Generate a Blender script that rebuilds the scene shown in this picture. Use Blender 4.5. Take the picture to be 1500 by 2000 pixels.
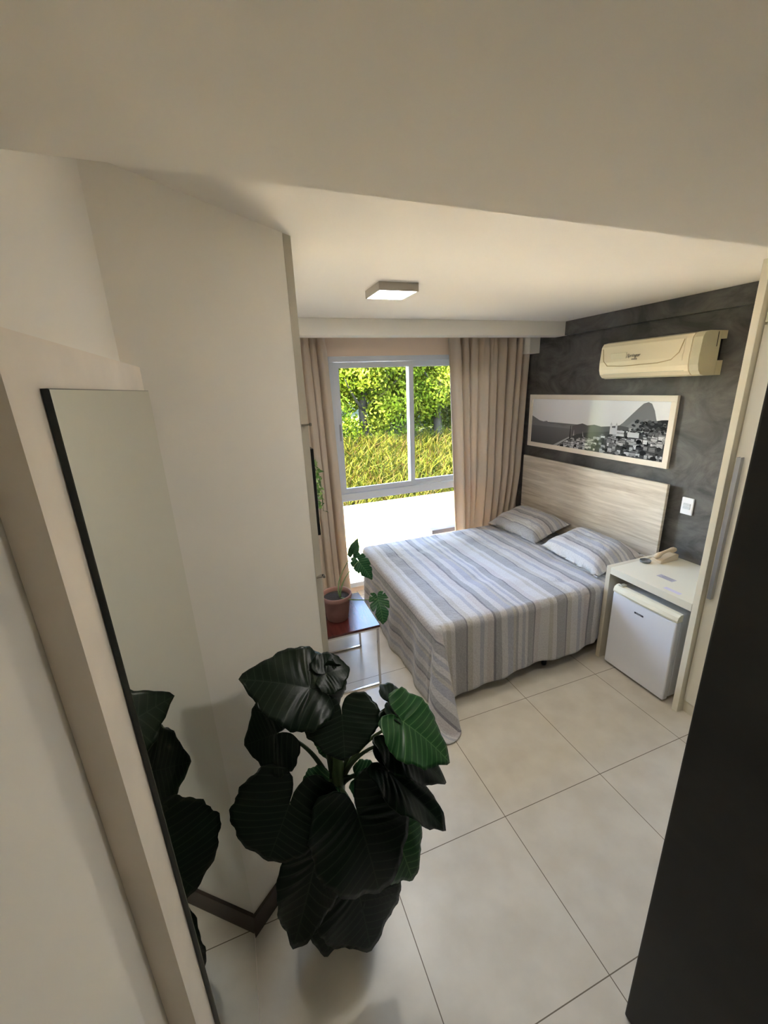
import bpy, bmesh, math, random
from mathutils import Vector, Matrix, Euler, noise
for o in list(bpy.data.objects): bpy.data.objects.remove(o, do_unlink=True)
scene = bpy.context.scene
COL = scene.collection
R = math.radians
random.seed(7)

# ---------------------------------------------------------------- camera, sky, sun, exposure
cd = bpy.data.cameras.new('camera'); cam = bpy.data.objects.new('camera', cd); COL.objects.link(cam)
yaw, pitch, roll = R(19.64), R(17.14), R(-2.39)
fwd = Vector((math.sin(yaw)*math.cos(pitch), math.cos(yaw)*math.cos(pitch), -math.sin(pitch)))
rt = Vector((math.cos(yaw), -math.sin(yaw), 0)); up = rt.cross(fwd)
rt2 = math.cos(roll)*rt + math.sin(roll)*up; up2 = -math.sin(roll)*rt + math.cos(roll)*up
M = Matrix((rt2, up2, -fwd)).transposed().to_4x4(); M.translation = (0, 0, 2.02)
cam.matrix_world = M
cd.sensor_fit = 'VERTICAL'; cd.sensor_height = 24; cd.lens = 24*797/2000; cd.clip_start = 0.02; cd.clip_end = 300
scene.camera = cam
scene.cycles.max_bounces = 14; scene.cycles.diffuse_bounces = 9

w = bpy.data.worlds.new('world'); scene.world = w; w.use_nodes = True
nt = w.node_tree; nt.nodes.clear()
wo = nt.nodes.new('ShaderNodeOutputWorld'); bg = nt.nodes.new('ShaderNodeBackground'); sk = nt.nodes.new('ShaderNodeTexSky')
sk.sky_type = 'NISHITA'; sk.sun_disc = False; sk.sun_elevation = R(50); sk.sun_rotation = R(-80); sk.air_density = 1.0; sk.dust_density = 1.5
nt.links.new(sk.outputs[0], bg.inputs[0]); bg.inputs[1].default_value = 0.95
nt.links.new(bg.outputs[0], wo.inputs[0])
SUN = 24.0
sd = bpy.data.lights.new('sun', 'SUN'); sun = bpy.data.objects.new('sun', sd); COL.objects.link(sun)
sd.energy = SUN; sd.angle = R(0.6); sd.color = (1, .965, .915)
sun.rotation_euler = Vector((.60, .05, -.78)).to_track_quat('-Z', 'Y').to_euler()
pd = bpy.data.lights.new('window_portal', 'AREA'); po = bpy.data.objects.new('window_portal', pd); COL.objects.link(po)
pd.shape = 'RECTANGLE'; pd.size = 1.6; pd.size_y = 2.25; pd.cycles.is_portal = True
po.location = (1.65, 3.80, 1.16); po.rotation_euler = (R(-90), 0, 0)
# strengths: bedroom ceiling light, plus two unseen fill lights added in hall and entry
HALL_FILL = 0.5; LAMP_E = 15.0; ENTRY_FILL = 10.0
vs = scene.view_settings
vs.view_transform = 'Standard'; vs.look = 'None'; vs.gamma = 1; vs.exposure = 2.72; vs.use_curve_mapping = False

# ---------------------------------------------------------------- helpers
def lin(c):
    return tuple((x/255/12.92 if x/255 <= .04045 else ((x/255+.055)/1.055)**2.4) for x in c)
def mat(name, rgb, rough=.6, metal=0, bump=None, var=None, emis=None, spec=None, coat=0):
    m = bpy.data.materials.new(name); m.use_nodes = True
    n = m.node_tree.nodes; l = m.node_tree.links; b = n['Principled BSDF']
    c = lin(rgb); b.inputs['Base Color'].default_value = (*c, 1)
    b.inputs['Roughness'].default_value = rough; b.inputs['Metallic'].default_value = metal
    if spec is not None: b.inputs['Specular IOR Level'].default_value = spec
    if coat: b.inputs['Coat Weight'].default_value = coat
    tc = n.new('ShaderNodeTexCoord')
    if var:                                  # (scale, amount)
        t = n.new('ShaderNodeTexNoise'); t.inputs['Scale'].default_value = var[0]; t.inputs['Detail'].default_value = 5
        l.new(tc.outputs['Object'], t.inputs['Vector'])
        r = n.new('ShaderNodeValToRGB'); a = var[1]
        r.color_ramp.elements[0].position = .3; r.color_ramp.elements[1].position = .7
        r.color_ramp.elements[0].color = (*[x*(1-a) for x in c], 1); r.color_ramp.elements[1].color = (*[min(1, x*(1+a)) for x in c], 1)
        l.new(t.outputs['Fac'], r.inputs['Fac']); l.new(r.outputs['Color'], b.inputs['Base Color'])
    if bump:                                 # (scale, strength)
        t = n.new('ShaderNodeTexNoise'); t.inputs['Scale'].default_value = bump[0]; t.inputs['Detail'].default_value = 4
        l.new(tc.outputs['Object'], t.inputs['Vector'])
        bp = n.new('ShaderNodeBump'); bp.inputs['Strength'].default_value = bump[1]; bp.inputs['Distance'].default_value = .01
        l.new(t.outputs['Fac'], bp.inputs['Height']); l.new(bp.outputs['Normal'], b.inputs['Normal'])
    if emis:
        b.inputs['Emission Color'].default_value = (*lin(emis[0]), 1); b.inputs['Emission Strength'].default_value = emis[1]
    return m
def setp(o, label=None, cat=None, group=None, kind=None):
    if label: o['label'] = label
    if cat: o['category'] = cat
    if group: o['group'] = group
    if kind: o['kind'] = kind
    return o
def obj(name, bm, m=None, parent=None, smooth=False, loc=None):
    me = bpy.data.meshes.new(name); bm.normal_update(); bm.to_mesh(me); bm.free()
    if m is not None:
        for mm in (m if isinstance(m, (list, tuple)) else [m]): me.materials.append(mm)
    if smooth:
        for p in me.polygons: p.use_smooth = True
    o = bpy.data.objects.new(name, me); COL.objects.link(o)
    if parent is not None:
        o.parent = parent; o.matrix_parent_inverse = Matrix.Translation(-Vector(parent_world(parent)))
    return o
def parent_world(p):
    v = Vector(p.location)
    if p.parent is not None: v = Vector((0, 0, 0)) if p.type == 'MESH' else v
    return v
def empty(name, loc, label, cat, group=None):
    o = bpy.data.objects.new(name, None); COL.objects.link(o); o.location = loc; o.empty_display_size = .05
    return setp(o, label, cat, group)
def struct(name, bm, m, smooth=False):
    o = obj(name, bm, m, None, smooth); o['kind'] = 'structure'; return o
def B(): return bmesh.new()
def box(bm, a, b, bev=0, seg=2, mi=0):
    r = bmesh.ops.create_cube(bm, size=1)
    vs_ = r['verts']
    for v in vs_:
        v.co = Vector([a[i] + (v.co[i]+.5)*(b[i]-a[i]) for i in range(3)])
    fs = set(f for v in vs_ for f in v.link_faces)
    for f in fs: f.material_index = mi
    if bev:
        es = list(set(e for v in vs_ for e in v.link_edges))
        r2 = bmesh.ops.bevel(bm, geom=es, offset=bev, segments=seg, affect='EDGES', profile=.5)
        for f in r2['faces']: f.material_index = mi
    return bm
def prism(bm, pts, z0, z1):
    lo = [bm.verts.new((x, y, z0)) for x, y in pts]; hi = [bm.verts.new((x, y, z1)) for x, y in pts]
    n = len(pts)
    bm.faces.new(list(reversed(lo))); bm.faces.new(hi)
    for i in range(n): bm.faces.new((lo[i], lo[(i+1) % n], hi[(i+1) % n], hi[i]))
    bmesh.ops.recalc_face_normals(bm, faces=bm.faces); return bm
def extr(bm, prof, axis, a, b):
    """profile of 2d points swept along axis (0 x, 1 y, 2 z) from a to b"""
    def P(p, t):
        return {0: (t, p[0], p[1]), 1: (p[0], t, p[1]), 2: (p[0], p[1], t)}[axis]
    lo = [bm.verts.new(P(p, a)) for p in prof]; hi = [bm.verts.new(P(p, b)) for p in prof]
    n = len(prof); fs = [bm.faces.new(lo), bm.faces.new(hi)]
    for i in range(n): fs.append(bm.faces.new((lo[i], lo[(i+1) % n], hi[(i+1) % n], hi[i])))
    bmesh.ops.recalc_face_normals(bm, faces=fs); return bm
def tube(bm, pts, rads, n=8, cap=True):
    pts = [Vector(p) for p in pts]
    if not isinstance(rads, (list, tuple)): rads = [rads]*len(pts)
    rings = []
    for i, p in enumerate(pts):
        d = (pts[min(i+1, len(pts)-1)] - pts[max(i-1, 0)]).normalized()
        a = d.orthogonal().normalized() if i == 0 else (pa - d*pa.dot(d)).normalized()
        pa = a; b = d.cross(a)
        rings.append([bm.verts.new(p + rads[i]*(math.cos(2*math.pi*k/n)*a + math.sin(2*math.pi*k/n)*b)) for k in range(n)])
    for i in range(len(rings)-1):
        for k in range(n):
            bm.faces.new((rings[i][k], rings[i][(k+1) % n], rings[i+1][(k+1) % n], rings[i+1][k]))
    if cap:
        bm.faces.new(list(reversed(rings[0]))); bm.faces.new(rings[-1])
    return bm
def lathe(bm, prof, c, n=40):
    rings = [[bm.verts.new((c[0]+r*math.cos(2*math.pi*k/n), c[1]+r*math.sin(2*math.pi*k/n), c[2]+z)) for k in range(n)] for r, z in prof]
    for i in range(len(rings)-1):
        for k in range(n):
            bm.faces.new((rings[i][k], rings[i][(k+1) % n], rings[i+1][(k+1) % n], rings[i+1][k]))
    bm.faces.new(list(reversed(rings[0]))); bm.faces.new(rings[-1])
    return bm
def curve3(a, c, b, n=10):
    a, b, c = Vector(a), Vector(b), Vector(c)
    return [(1-t)**2*a + 2*t*(1-t)*c + t*t*b for t in [i/n for i in range(n+1)]]
def text_bm(s, size, m4, thick=.0006, shear=0):
    cu = bpy.data.curves.new('t', 'FONT'); cu.body = s; cu.size = size; cu.extrude = thick; cu.align_x = 'CENTER'; cu.align_y = 'CENTER'; cu.shear = shear; cu.resolution_u = 3
    o = bpy.data.objects.new('t', cu); COL.objects.link(o)
    dg = bpy.context.evaluated_depsgraph_get(); me = bpy.data.meshes.new_from_object(o.evaluated_get(dg))
    bm = B(); bm.from_mesh(me); bm.transform(m4)
    bpy.data.objects.remove(o); bpy.data.curves.remove(cu); bpy.data.meshes.remove(me)
    return bm

# ---------------------------------------------------------------- materials
wall_white = mat('painted wall', (241, 237, 229), .75, bump=(14, .12), var=(1.6, .025))
ceil_white = mat('painted ceiling', (243, 238, 229), .8, bump=(9, .08))
trim_white = mat('white trim paint', (238, 234, 225), .5)
panel_paint = mat('brushed white panel', (236, 226, 213), .6, bump=(30, .1), var=(9, .05))
lacquer = mat('white lacquered board', (228, 223, 207), .35, var=(3, .015))
edge_cream = mat('cream edging', (226, 219, 199), .4)
alum = mat('white aluminium', (205, 210, 218), .35)
chrome = mat('chrome', (205, 200, 195), .15, 1)
steel = mat('satin aluminium', (178, 180, 184), .35, 1)
black = mat('black plastic', (22, 22, 24), .45)
brown_skirt = mat('dark brown skirting', (58, 46, 38), .5)

def plaster(name, dark, light, scale, bumpk):
    m = mat(name, dark, .62)
    n = m.node_tree.nodes; l = m.node_tree.links; b = n['Principled BSDF']
    tc = n.new('ShaderNodeTexCoord')
    t1 = n.new('ShaderNodeTexNoise'); t1.inputs['Scale'].default_value = scale; t1.inputs['Detail'].default_value = 8; t1.inputs['Distortion'].default_value = 1.8; t1.inputs['Roughness'].default_value = .62
    mp = n.new('ShaderNodeMapping'); mp.inputs['Rotation'].default_value = (R(25), 0, 0); mp.inputs['Scale'].default_value = (1, .75, 1.3)
    l.new(tc.outputs['Object'], mp.inputs['Vector']); l.new(mp.outputs['Vector'], t1.inputs['Vector'])
    r = n.new('ShaderNodeValToRGB'); r.color_ramp.elements[0].position = .34; r.color_ramp.elements[1].position = .68
    r.color_ramp.elements[0].color = (*lin(dark), 1); r.color_ramp.elements[1].color = (*lin(light), 1)
    l.new(t1.outputs['Fac'], r.inputs['Fac']); l.new(r.outputs['Color'], b.inputs['Base Color'])
    bp = n.new('ShaderNodeBump'); bp.inputs['Strength'].default_value = bumpk; bp.inputs['Distance'].default_value = .01
    l.new(t1.outputs['Fac'], bp.inputs['Height']); l.new(bp.outputs['Normal'], b.inputs['Normal'])
    return m
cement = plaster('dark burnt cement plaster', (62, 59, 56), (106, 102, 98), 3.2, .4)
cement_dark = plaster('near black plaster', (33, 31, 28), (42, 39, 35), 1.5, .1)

def floor_mat():
    m = mat('cream porcelain tiles', (206, 196, 178), .3)
    n = m.node_tree.nodes; l = m.node_tree.links; b = n['Principled BSDF']
    tc = n.new('ShaderNodeTexCoord'); sp = n.new('ShaderNodeSeparateXYZ'); l.new(tc.outputs['Object'], sp.inputs[0])
    outs = []
    for ax, off in (('X', .984), ('Y', 1.19)):
        a = n.new('ShaderNodeMath'); a.operation = 'SUBTRACT'; a.inputs[1].default_value = off - 60*.6; l.new(sp.outputs[ax], a.inputs[0])
        f = n.new('ShaderNodeMath'); f.operation = 'MODULO'; f.inputs[1].default_value = .6; l.new(a.outputs[0], f.inputs[0])
        c = n.new('ShaderNodeMath'); c.operation = 'PINGPONG'; c.inputs[1].default_value = .3; l.new(f.outputs[0], c.inputs[0])
        s = n.new('ShaderNodeMath'); s.operation = 'LESS_THAN'; s.inputs[1].default_value = .0017; l.new(c.outputs[0], s.inputs[0])
        outs.append(s)
    mx = n.new('ShaderNodeMath'); mx.operation = 'MAXIMUM'; l.new(outs[0].outputs[0], mx.inputs[0]); l.new(outs[1].outputs[0], mx.inputs[1])
    t = n.new('ShaderNodeTexNoise'); t.inputs['Scale'].default_value = 6; t.inputs['Detail'].default_value = 6; l.new(tc.outputs['Object'], t.inputs['Vector'])
    r = n.new('ShaderNodeValToRGB'); r.color_ramp.elements[0].color = (*lin((200, 192, 177)), 1); r.color_ramp.elements[1].color = (*lin((211, 204, 190)), 1)
    r.color_ramp.elements[0].position = .35; r.color_ramp.elements[1].position = .65; l.new(t.outputs['Fac'], r.inputs['Fac'])
    mix = n.new('ShaderNodeMix'); mix.data_type = 'RGBA'; l.new(mx.outputs[0], mix.inputs[0]); l.new(r.outputs['Color'], mix.inputs[6])
    mix.inputs[7].default_value = (*lin((112, 100, 84)), 1); l.new(mix.outputs[2], b.inputs['Base Color'])
    rr = n.new('ShaderNodeMath'); rr.operation = 'MULTIPLY_ADD'; rr.inputs[1].default_value = .5; rr.inputs[2].default_value = .3; l.new(mx.outputs[0], rr.inputs[0]); l.new(rr.outputs[0], b.inputs['Roughness'])
    return m
tiles = floor_mat()

def wood(name, c1, c2, axis_scale, rough=.45, scale=3.0):
    m = mat(name, c1, rough)
    n = m.node_tree.nodes; l = m.node_tree.links; b = n['Principled BSDF']
    tc = n.new('ShaderNodeTexCoord'); mp = n.new('ShaderNodeMapping'); mp.inputs['Scale'].default_value = axis_scale
    t = n.new('ShaderNodeTexNoise'); t.inputs['Scale'].default_value = scale; t.inputs['Detail'].default_value = 7; t.inputs['Roughness'].default_value = .6; t.inputs['Distortion'].default_value = .4
    l.new(tc.outputs['Object'], mp.inputs['Vector']); l.new(mp.outputs['Vector'], t.inputs['Vector'])
    r = n.new('ShaderNodeValToRGB'); r.color_ramp.elements[0].position = .32; r.color_ramp.elements[1].position = .66
    r.color_ramp.elements[0].color = (*lin(c1), 1); r.color_ramp.elements[1].color = (*lin(c2), 1)
    l.new(t.outputs['Fac'], r.inputs['Fac']); l.new(r.outputs['Color'], b.inputs['Base Color'])
    return m
oak = wood('pale oak laminate', (172, 158, 140), (218, 208, 192), (1, .7, 11))
mahog = wood('dark red wood', (58, 26, 24), (88, 40, 34), (8, 1, 1), .18)

def glass_mat():
    m = bpy.data.materials.new('window glass'); m.use_nodes = True; n = m.node_tree.nodes; l = m.node_tree.links; n.clear()
    o = n.new('ShaderNodeOutputMaterial'); mx = n.new('ShaderNodeMixShader'); tr = n.new('ShaderNodeBsdfTransparent'); gl = n.new('ShaderNodeBsdfGlossy')
    fr = n.new('ShaderNodeFresnel'); fr.inputs[0].default_value = 1.35; gl.inputs['Roughness'].default_value = .02
    tr.inputs[0].default_value = (.97, .98, .97, 1)
    l.new(fr.outputs[0], mx.inputs[0]); l.new(tr.outputs[0], mx.inputs[1]); l.new(gl.outputs[0], mx.inputs[2]); l.new(mx.outputs[0], o.inputs[0]); return m
glass = glass_mat()

def stripe_mat():
    m = mat('woven striped cotton', (200, 196, 190), .85)
    n = m.node_tree.nodes; l = m.node_tree.links; b = n['Principled BSDF']
    b.inputs['Sheen Weight'].default_value = .25
    uv = n.new('ShaderNodeUVMap'); sp = n.new('ShaderNodeSeparateXYZ'); l.new(uv.outputs[0], sp.inputs[0])
    md = n.new('ShaderNodeMath'); md.operation = 'MODULO'; md.inputs[1].default_value = .80; 
    ad = n.new('ShaderNodeMath'); ad.operation = 'ADD'; ad.inputs[1].default_value = 8.0
    l.new(sp.outputs['X'], ad.inputs[0]); l.new(ad.outputs[0], md.inputs[0])
    dv = n.new('ShaderNodeMath'); dv.operation = 'DIVIDE'; dv.inputs[1].default_value = .80; l.new(md.outputs[0], dv.inputs[0])
    r = n.new('ShaderNodeValToRGB'); r.color_ramp.interpolation = 'CONSTANT'
    lt, gy, dk, be, bl, pk = (197, 195, 195), (160, 158, 160), (128, 126, 131), (182, 178, 172), (170, 170, 180), (190, 184, 184)
    seq = [(0, lt), (.09, be), (.13, lt), (.17, gy), (.27, dk), (.285, be), (.33, lt), (.40, bl), (.44, lt), (.47, pk), (.53, dk), (.55, gy), (.60, lt),
           (.66, bl), (.72, be), (.75, gy), (.77, lt), (.81, bl), (.84, lt), (.87, gy), (.93, dk), (.945, pk)]
    el = r.color_ramp.elements
    while len(el) < len(seq): el.new(.5)
    for e, (p, c) in zip(el, seq): e.position = p; e.color = (*lin(c), 1)
    l.new(dv.outputs[0], r.inputs['Fac'])
    mp = n.new('ShaderNodeMapping'); mp.inputs['Scale'].default_value = (220, 90, 1); l.new(uv.outputs[0], mp.inputs['Vector'])
    t = n.new('ShaderNodeTexNoise'); t.inputs['Scale'].default_value = 1; t.inputs['Detail'].default_value = 3; l.new(mp.outputs[0], t.inputs['Vector'])
    mx = n.new('ShaderNodeMix'); mx.data_type = 'RGBA'; mx.blend_type = 'MULTIPLY'; mx.inputs[0].default_value = .45
    rr = n.new('ShaderNodeValToRGB'); rr.color_ramp.elements[0].position = .35; rr.color_ramp.elements[1].position = .6; rr.color_ramp.elements[0].color = (.6, .6, .6, 1)
    l.new(t.outputs['Fac'], rr.inputs['Fac']); l.new(r.outputs['Color'], mx.inputs[6]); l.new(rr.outputs['Color'], mx.inputs[7]); l.new(mx.outputs[2], b.inputs['Base Color'])
    t2 = n.new('ShaderNodeTexNoise'); t2.inputs['Scale'].default_value = 45; t2.inputs['Detail'].default_value = 3; l.new(uv.outputs[0], t2.inputs['Vector'])
    bp = n.new('ShaderNodeBump'); bp.inputs['Strength'].default_value = .5; bp.inputs['Distance'].default_value = .012
    l.new(t2.outputs['Fac'], bp.inputs['Height']); l.new(bp.outputs['Normal'], b.inputs['Normal'])
    return m
stripes = stripe_mat()

def fabric(name, c, transl=.0):
    m = mat(name, c, .9, bump=(300, .05))
    b = m.node_tree.nodes['Principled BSDF']; b.inputs['Sheen Weight'].default_value = .1
    if transl:
        n = m.node_tree.nodes; l = m.node_tree.links; out = [x for x in n if x.type == 'OUTPUT_MATERIAL'][0]
        t = n.new('ShaderNodeBsdfTranslucent'); t.inputs[0].default_value = (*lin(c), 1); mx = n.new('ShaderNodeMixShader'); mx.inputs[0].default_value = transl
        l.new(b.outputs[0], mx.inputs[1]); l.new(t.outputs[0], mx.inputs[2]); l.new(mx.outputs[0], out.inputs[0])
    return m
curtain_m = fabric('taupe curtain cloth', (214, 199, 181), .32)

def leaf_mat(name, dark, light, vein, rough=.35, freq=9.0):
    m = mat(name, dark, rough)
    n = m.node_tree.nodes; l = m.node_tree.links; b = n['Principled BSDF']
    b.inputs['Specular IOR Level'].default_value = .22
    uv = n.new('ShaderNodeUVMap'); sp = n.new('ShaderNodeSeparateXYZ'); l.new(uv.outputs[0], sp.inputs[0])
    mu = n.new('ShaderNodeMath'); mu.operation = 'MULTIPLY_ADD'; mu.inputs[1].default_value = freq; mu.inputs[2].default_value = 20; l.new(sp.outputs['X'], mu.inputs[0])
    pp = n.new('ShaderNodeMath'); pp.operation = 'PINGPONG'; pp.inputs[1].default_value = .5; l.new(mu.outputs[0], pp.inputs[0])
    ab = n.new('ShaderNodeMath'); ab.operation = 'ABSOLUTE'; l.new(sp.outputs['Y'], ab.inputs[0])
    am = n.new('ShaderNodeMath'); am.operation = 'MULTIPLY'; am.inputs[1].default_value = 8; l.new(ab.outputs[0], am.inputs[0])
    mn = n.new('ShaderNodeMath'); mn.operation = 'MINIMUM'; l.new(pp.outputs[0], mn.inputs[0]); l.new(am.outputs[0], mn.inputs[1])
    r = n.new('ShaderNodeValToRGB'); e = r.color_ramp.elements
    e[0].position = .02; e[0].color = (*lin(vein), 1); e[1].position = .09; e[1].color = (*lin(light), 1)
    x = e.new(.5); x.color = (*lin(dark), 1)
    l.new(mn.outputs[0], r.inputs['Fac']); l.new(r.outputs['Color'], b.inputs['Base Color'])
    return m
leaf_dark = leaf_mat('dark glossy leaf', (9, 23, 12), (12, 27, 15), (32, 45, 32), .32)
leaf_green = leaf_mat('fresh green leaf', (34, 72, 38), (38, 80, 42), (78, 112, 70), .28)
leaf_mon = leaf_mat('monstera leaf', (34, 70, 42), (40, 80, 48), (90, 120, 80), .3)
stalk = mat('green stalk', (92, 112, 66), .45, var=(20, .2))
stalk_d = mat('dark green stalk', (56, 74, 44), .45)

def attr_mat(name, rough, transl=0):
    m = bpy.data.materials.new(name); m.use_nodes = True; n = m.node_tree.nodes; l = m.node_tree.links; b = n['Principled BSDF']
    a = n.new('ShaderNodeVertexColor'); a.layer_name = 'Col'; l.new(a.outputs[0], b.inputs['Base Color']); b.inputs['Roughness'].default_value = rough
    if transl:
        out = [x for x in n if x.type == 'OUTPUT_MATERIAL'][0]
        t = n.new('ShaderNodeBsdfTranslucent'); l.new(a.outputs[0], t.inputs[0]); mx = n.new('ShaderNodeMixShader'); mx.inputs[0].default_value = transl
        l.new(b.outputs[0], mx.inputs[1]); l.new(t.outputs[0], mx.inputs[2]); l.new(mx.outputs[0], out.inputs[0])
    return m
foliage_m = attr_mat('sunlit foliage', .9, .3)
foliage_m.node_tree.nodes['Principled BSDF'].inputs['Specular IOR Level'].default_value = .08
vine_m = attr_mat('vine foliage', .45, .3)
print_m = attr_mat('printed photograph', .12)

def pymesh(name, V, F, cols, m, parent=None):
    me = bpy.data.meshes.new(name); me.from_pydata(V, [], F)
    if m is foliage_m:
        kf = .085 if name != 'crown' else .24
        cols = [(c[0]*kf, c[1]*kf, c[2]*kf*.52) for c in cols]
    ca = me.color_attributes.new('Col', 'FLOAT_COLOR', 'CORNER')
    i = 0
    flat = []
    for f, c in zip(F, cols):
        flat += list((*c, 1))*len(f)
    ca.data.foreach_set('color', flat)
    me.materials.append(m); o = bpy.data.objects.new(name, me); COL.objects.link(o)
    if parent is not None: o.parent = parent; o.matrix_parent_inverse = Matrix.Translation(-Vector(parent.location))
    return o

# ================================================================ SETTING
CZ = 2.5
XW = 2.92                     # dark headboard wall
YW = 3.70                     # window wall, inner face
struct('floor', box(B(), (-.6, -2.0, -.12), (3.1, 3.86, 0)), tiles)
struct('ceiling', box(B(), (-.6, .50, CZ), (3.1, 3.95, CZ+.25)), ceil_white)
bm = prism(B(), [(-.45, -2.0), (3.1, -2.0), (3.1, .504), (2.34, .504), (2.34, .748), (-.45, .685)], 2.30, CZ+.25)
struct('ceiling', bm, ceil_white)
struct('wall_left', box(B(), (-.45, -2.0, 0), (-.22, 1.30, CZ)), wall_white)
# angled wall with its rounded free edge, running on as the bedroom's left wall
struct('wall_diagonal', prism(B(), [(-.22, 1.147), (.236, 1.519), (.247, 1.531), (.262, 1.556), (.262, 1.62), (-.22, 1.62)], 0, CZ), wall_white)
struct('trim_6', prism(B(), [(.2365, 1.5182), (.2655, 1.5405), (.2655, 1.62), (.2625, 1.62), (.2625, 1.5555), (.2475, 1.5305), (.2365, 1.5195)], 0, CZ-.001), mat('grey corner bead', (186, 180, 165), .55))
struct('wall_bedroom_left', box(B(), (.05, 1.62, 0), (.262, YW+.0, CZ)), wall_white)
struct('wall_right', box(B(), (XW, .5, 0), (XW+.18, YW+.16, CZ)), cement)
struct('trim_1', box(B(), (XW-.035, 1.366, 2.385), (XW, 3.12, CZ), .004), cement)         # dark band under the ceiling
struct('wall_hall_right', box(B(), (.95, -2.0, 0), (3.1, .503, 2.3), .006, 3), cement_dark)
struct('wall_back', box(B(), (-.45, -2.15, 0), (3.1, -2.0, CZ)), wall_white)
bm = B()
WX0, WX1, WZ0, WZ1 = .862, 2.46, .05, 2.282
for a, b in (((.0, WX0), (0, CZ)), ((WX1, 3.1), (0, CZ)), ((WX0, WX1), (WZ1, CZ)), ((WX0, WX1), (0, WZ0))):
    box(bm, (a[0], YW, b[0]), (a[1], YW+.16, b[1]))
struct('wall_window', bm, mat('warm wall over window', (232, 210, 190), .75))
struct('trim_2', box(B(), (.262, 3.12, 2.385), (XW, 3.27, CZ), .003), trim_white)          # curtain pelmet beam
struct('trim_3', box(B(), (2.80, 3.47, 2.266), (XW, YW, CZ), .003), trim_white)           # white block in the corner
n_ = Vector((-.632, .775, 0)).normalized(); t_ = Vector((.775, .632, 0)).normalized()
p0 = Vector((-.205, 1.159, 0)); p1 = Vector((.240, 1.522, 0)); q = -n_*-.0
f_ = Vector((.632, -.775, 0))*.012
struct('baseboard_diagonal', prism(B(), [(p0.x, p0.y), (p1.x, p1.y), (p1.x+f_.x, p1.y+f_.y), (p0.x+f_.x, p0.y+f_.y)], 0, .10), brown_skirt)

# window: frame, two sliding sashes, fixed pane below
win = struct('window_1', B(), alum)
bpy.data.objects.remove(win)
win = bpy.data.objects.new('window_1', None); COL.objects.link(win); win['kind'] = 'structure'; win.location = (1.65, 3.74, .05)
bm = B()
fy0, fy1 = YW-.012, YW+.10
box(bm, (WX0, fy0+.001, WZ0+.051), (WX0+.045, fy1, WZ1-.046), .003); box(bm, (WX1-.045, fy0+.001, WZ0+.051), (WX1, fy1, WZ1-.046), .003)
box(bm, (WX0, fy0, WZ1-.045), (WX1, fy1, WZ1), .003); box(bm, (WX0, fy0, WZ0), (WX1, fy1, WZ0+.05), .003)
box(bm, (WX0, fy0-.004, .972), (WX1, fy1, 1.045), .003)
box(bm, (WX0+.045, YW+.03, WZ1-.06), (WX1-.045, YW+.036, WZ1-.045)); box(bm, (WX0+.045, YW+.03, 1.045), (WX1-.045, YW+.036, 1.06))
obj('window_frame', bm, alum, win)
for k, (a, b, y) in enumerate(((.907, 1.672, YW+.012), (1.622, 2.415, YW+.05))):
    bm = B(); s = .047; z0, z1 = 1.048, WZ1-.05
    box(bm, (a, y-.012, z0), (a+s-.002, y+.012, z1), .002); box(bm, (b-s, y-.012, z0), (b, y+.012, z1), .002)
    box(bm, (a, y-.0115, z1-s), (b, y+.0115, z1), .002); box(bm, (a, y-.0115, z0), (b, y+.0115, z0+s), .002)
    sa = obj('window_sash', bm, alum, win)
    obj('window_pane', box(B(), (a+s-.008, y-.003, z0+s-.008), (b-s+.008, y+.003, z1-s+.008)), glass, sa)
    bm = B()
    hx = a+.015 if k == 0 else b-.032
    box(bm, (hx, y-.018, 1.55), (hx+.016, y-.012, 1.70), .002); box(bm, (hx+.003, y-.024, 1.60), (hx+.013, y-.018, 1.65), .002)
    obj('sash_latch', bm, steel, sa)
obj('fixed_pane', box(B(), (WX0+.04, YW+.03, WZ0+.045), (WX1-.04, YW+.036, .978)), glass, win)

# ================================================================ OUTDOORS
stone = mat('sunlit terrace render', (236, 226, 206), .8, bump=(40, .1), var=(5, .03))
struct('trim_4', box(B(), (-3, 3.861, -.3), (7, 4.75, -.02)), stone)                     # terrace slab
struct('wall_parapet', box(B(), (-3, 4.735, -.3), (7, 4.835, .545), .004), mat('cream parapet render', (222, 200, 160), .85, bump=(40, .2), var=(7, .08)))
struct('trim_5', box(B(), (-3, 4.705, .545), (7, 4.845, .587), .004), stone)
shaded_stone = mat('grey stone darkened for shade', (50, 48, 53), .7, var=(8, .1))  # shade on the ledge top is put into this dark colour
blk = empty('masonry_ledge', (2.6, 4.1, -.02), 'low cream ledge with grey stone top darkened for shade on the terrace outside the window', 'ledge')
obj('ledge_base', box(B(), (2.03, 4.02, -.02), (3.4, 4.27, .35), .003), stone, blk)
obj('shaded_stone_top', box(B(), (2.01, 4.0, .35), (3.42, 4.29, .40), .003), shaded_stone, blk)
# slope and far ground
def ground_z(y): return -1.0 + max(0, min(1, (y-5.0)/6.0))*1.45 + max(0, y-12)*.16
V, F = [], []
ys = [4.9+i*.6 for i in range(60)]; xs = [-16+i*2.0 for i in range(24)]
for y in ys:
    for x in xs: V.append((x, y, ground_z(y)+.12*noise.noise((x*.4, y*.4, 0))))
for j in range(len(ys)-1):
    for i in range(len(xs)-1):
        a = j*len(xs)+i; F.append((a, a+1, a+1+len(xs), a+len(xs)))
me = bpy.data.meshes.new('ground'); me.from_pydata(V, [], F); me.materials.append(mat('grassy slope', (66, 76, 24), .9, var=(2, .3)))
g = bpy.data.objects.new('ground', me); COL.objects.link(g); g['kind'] = 'structure'
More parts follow.
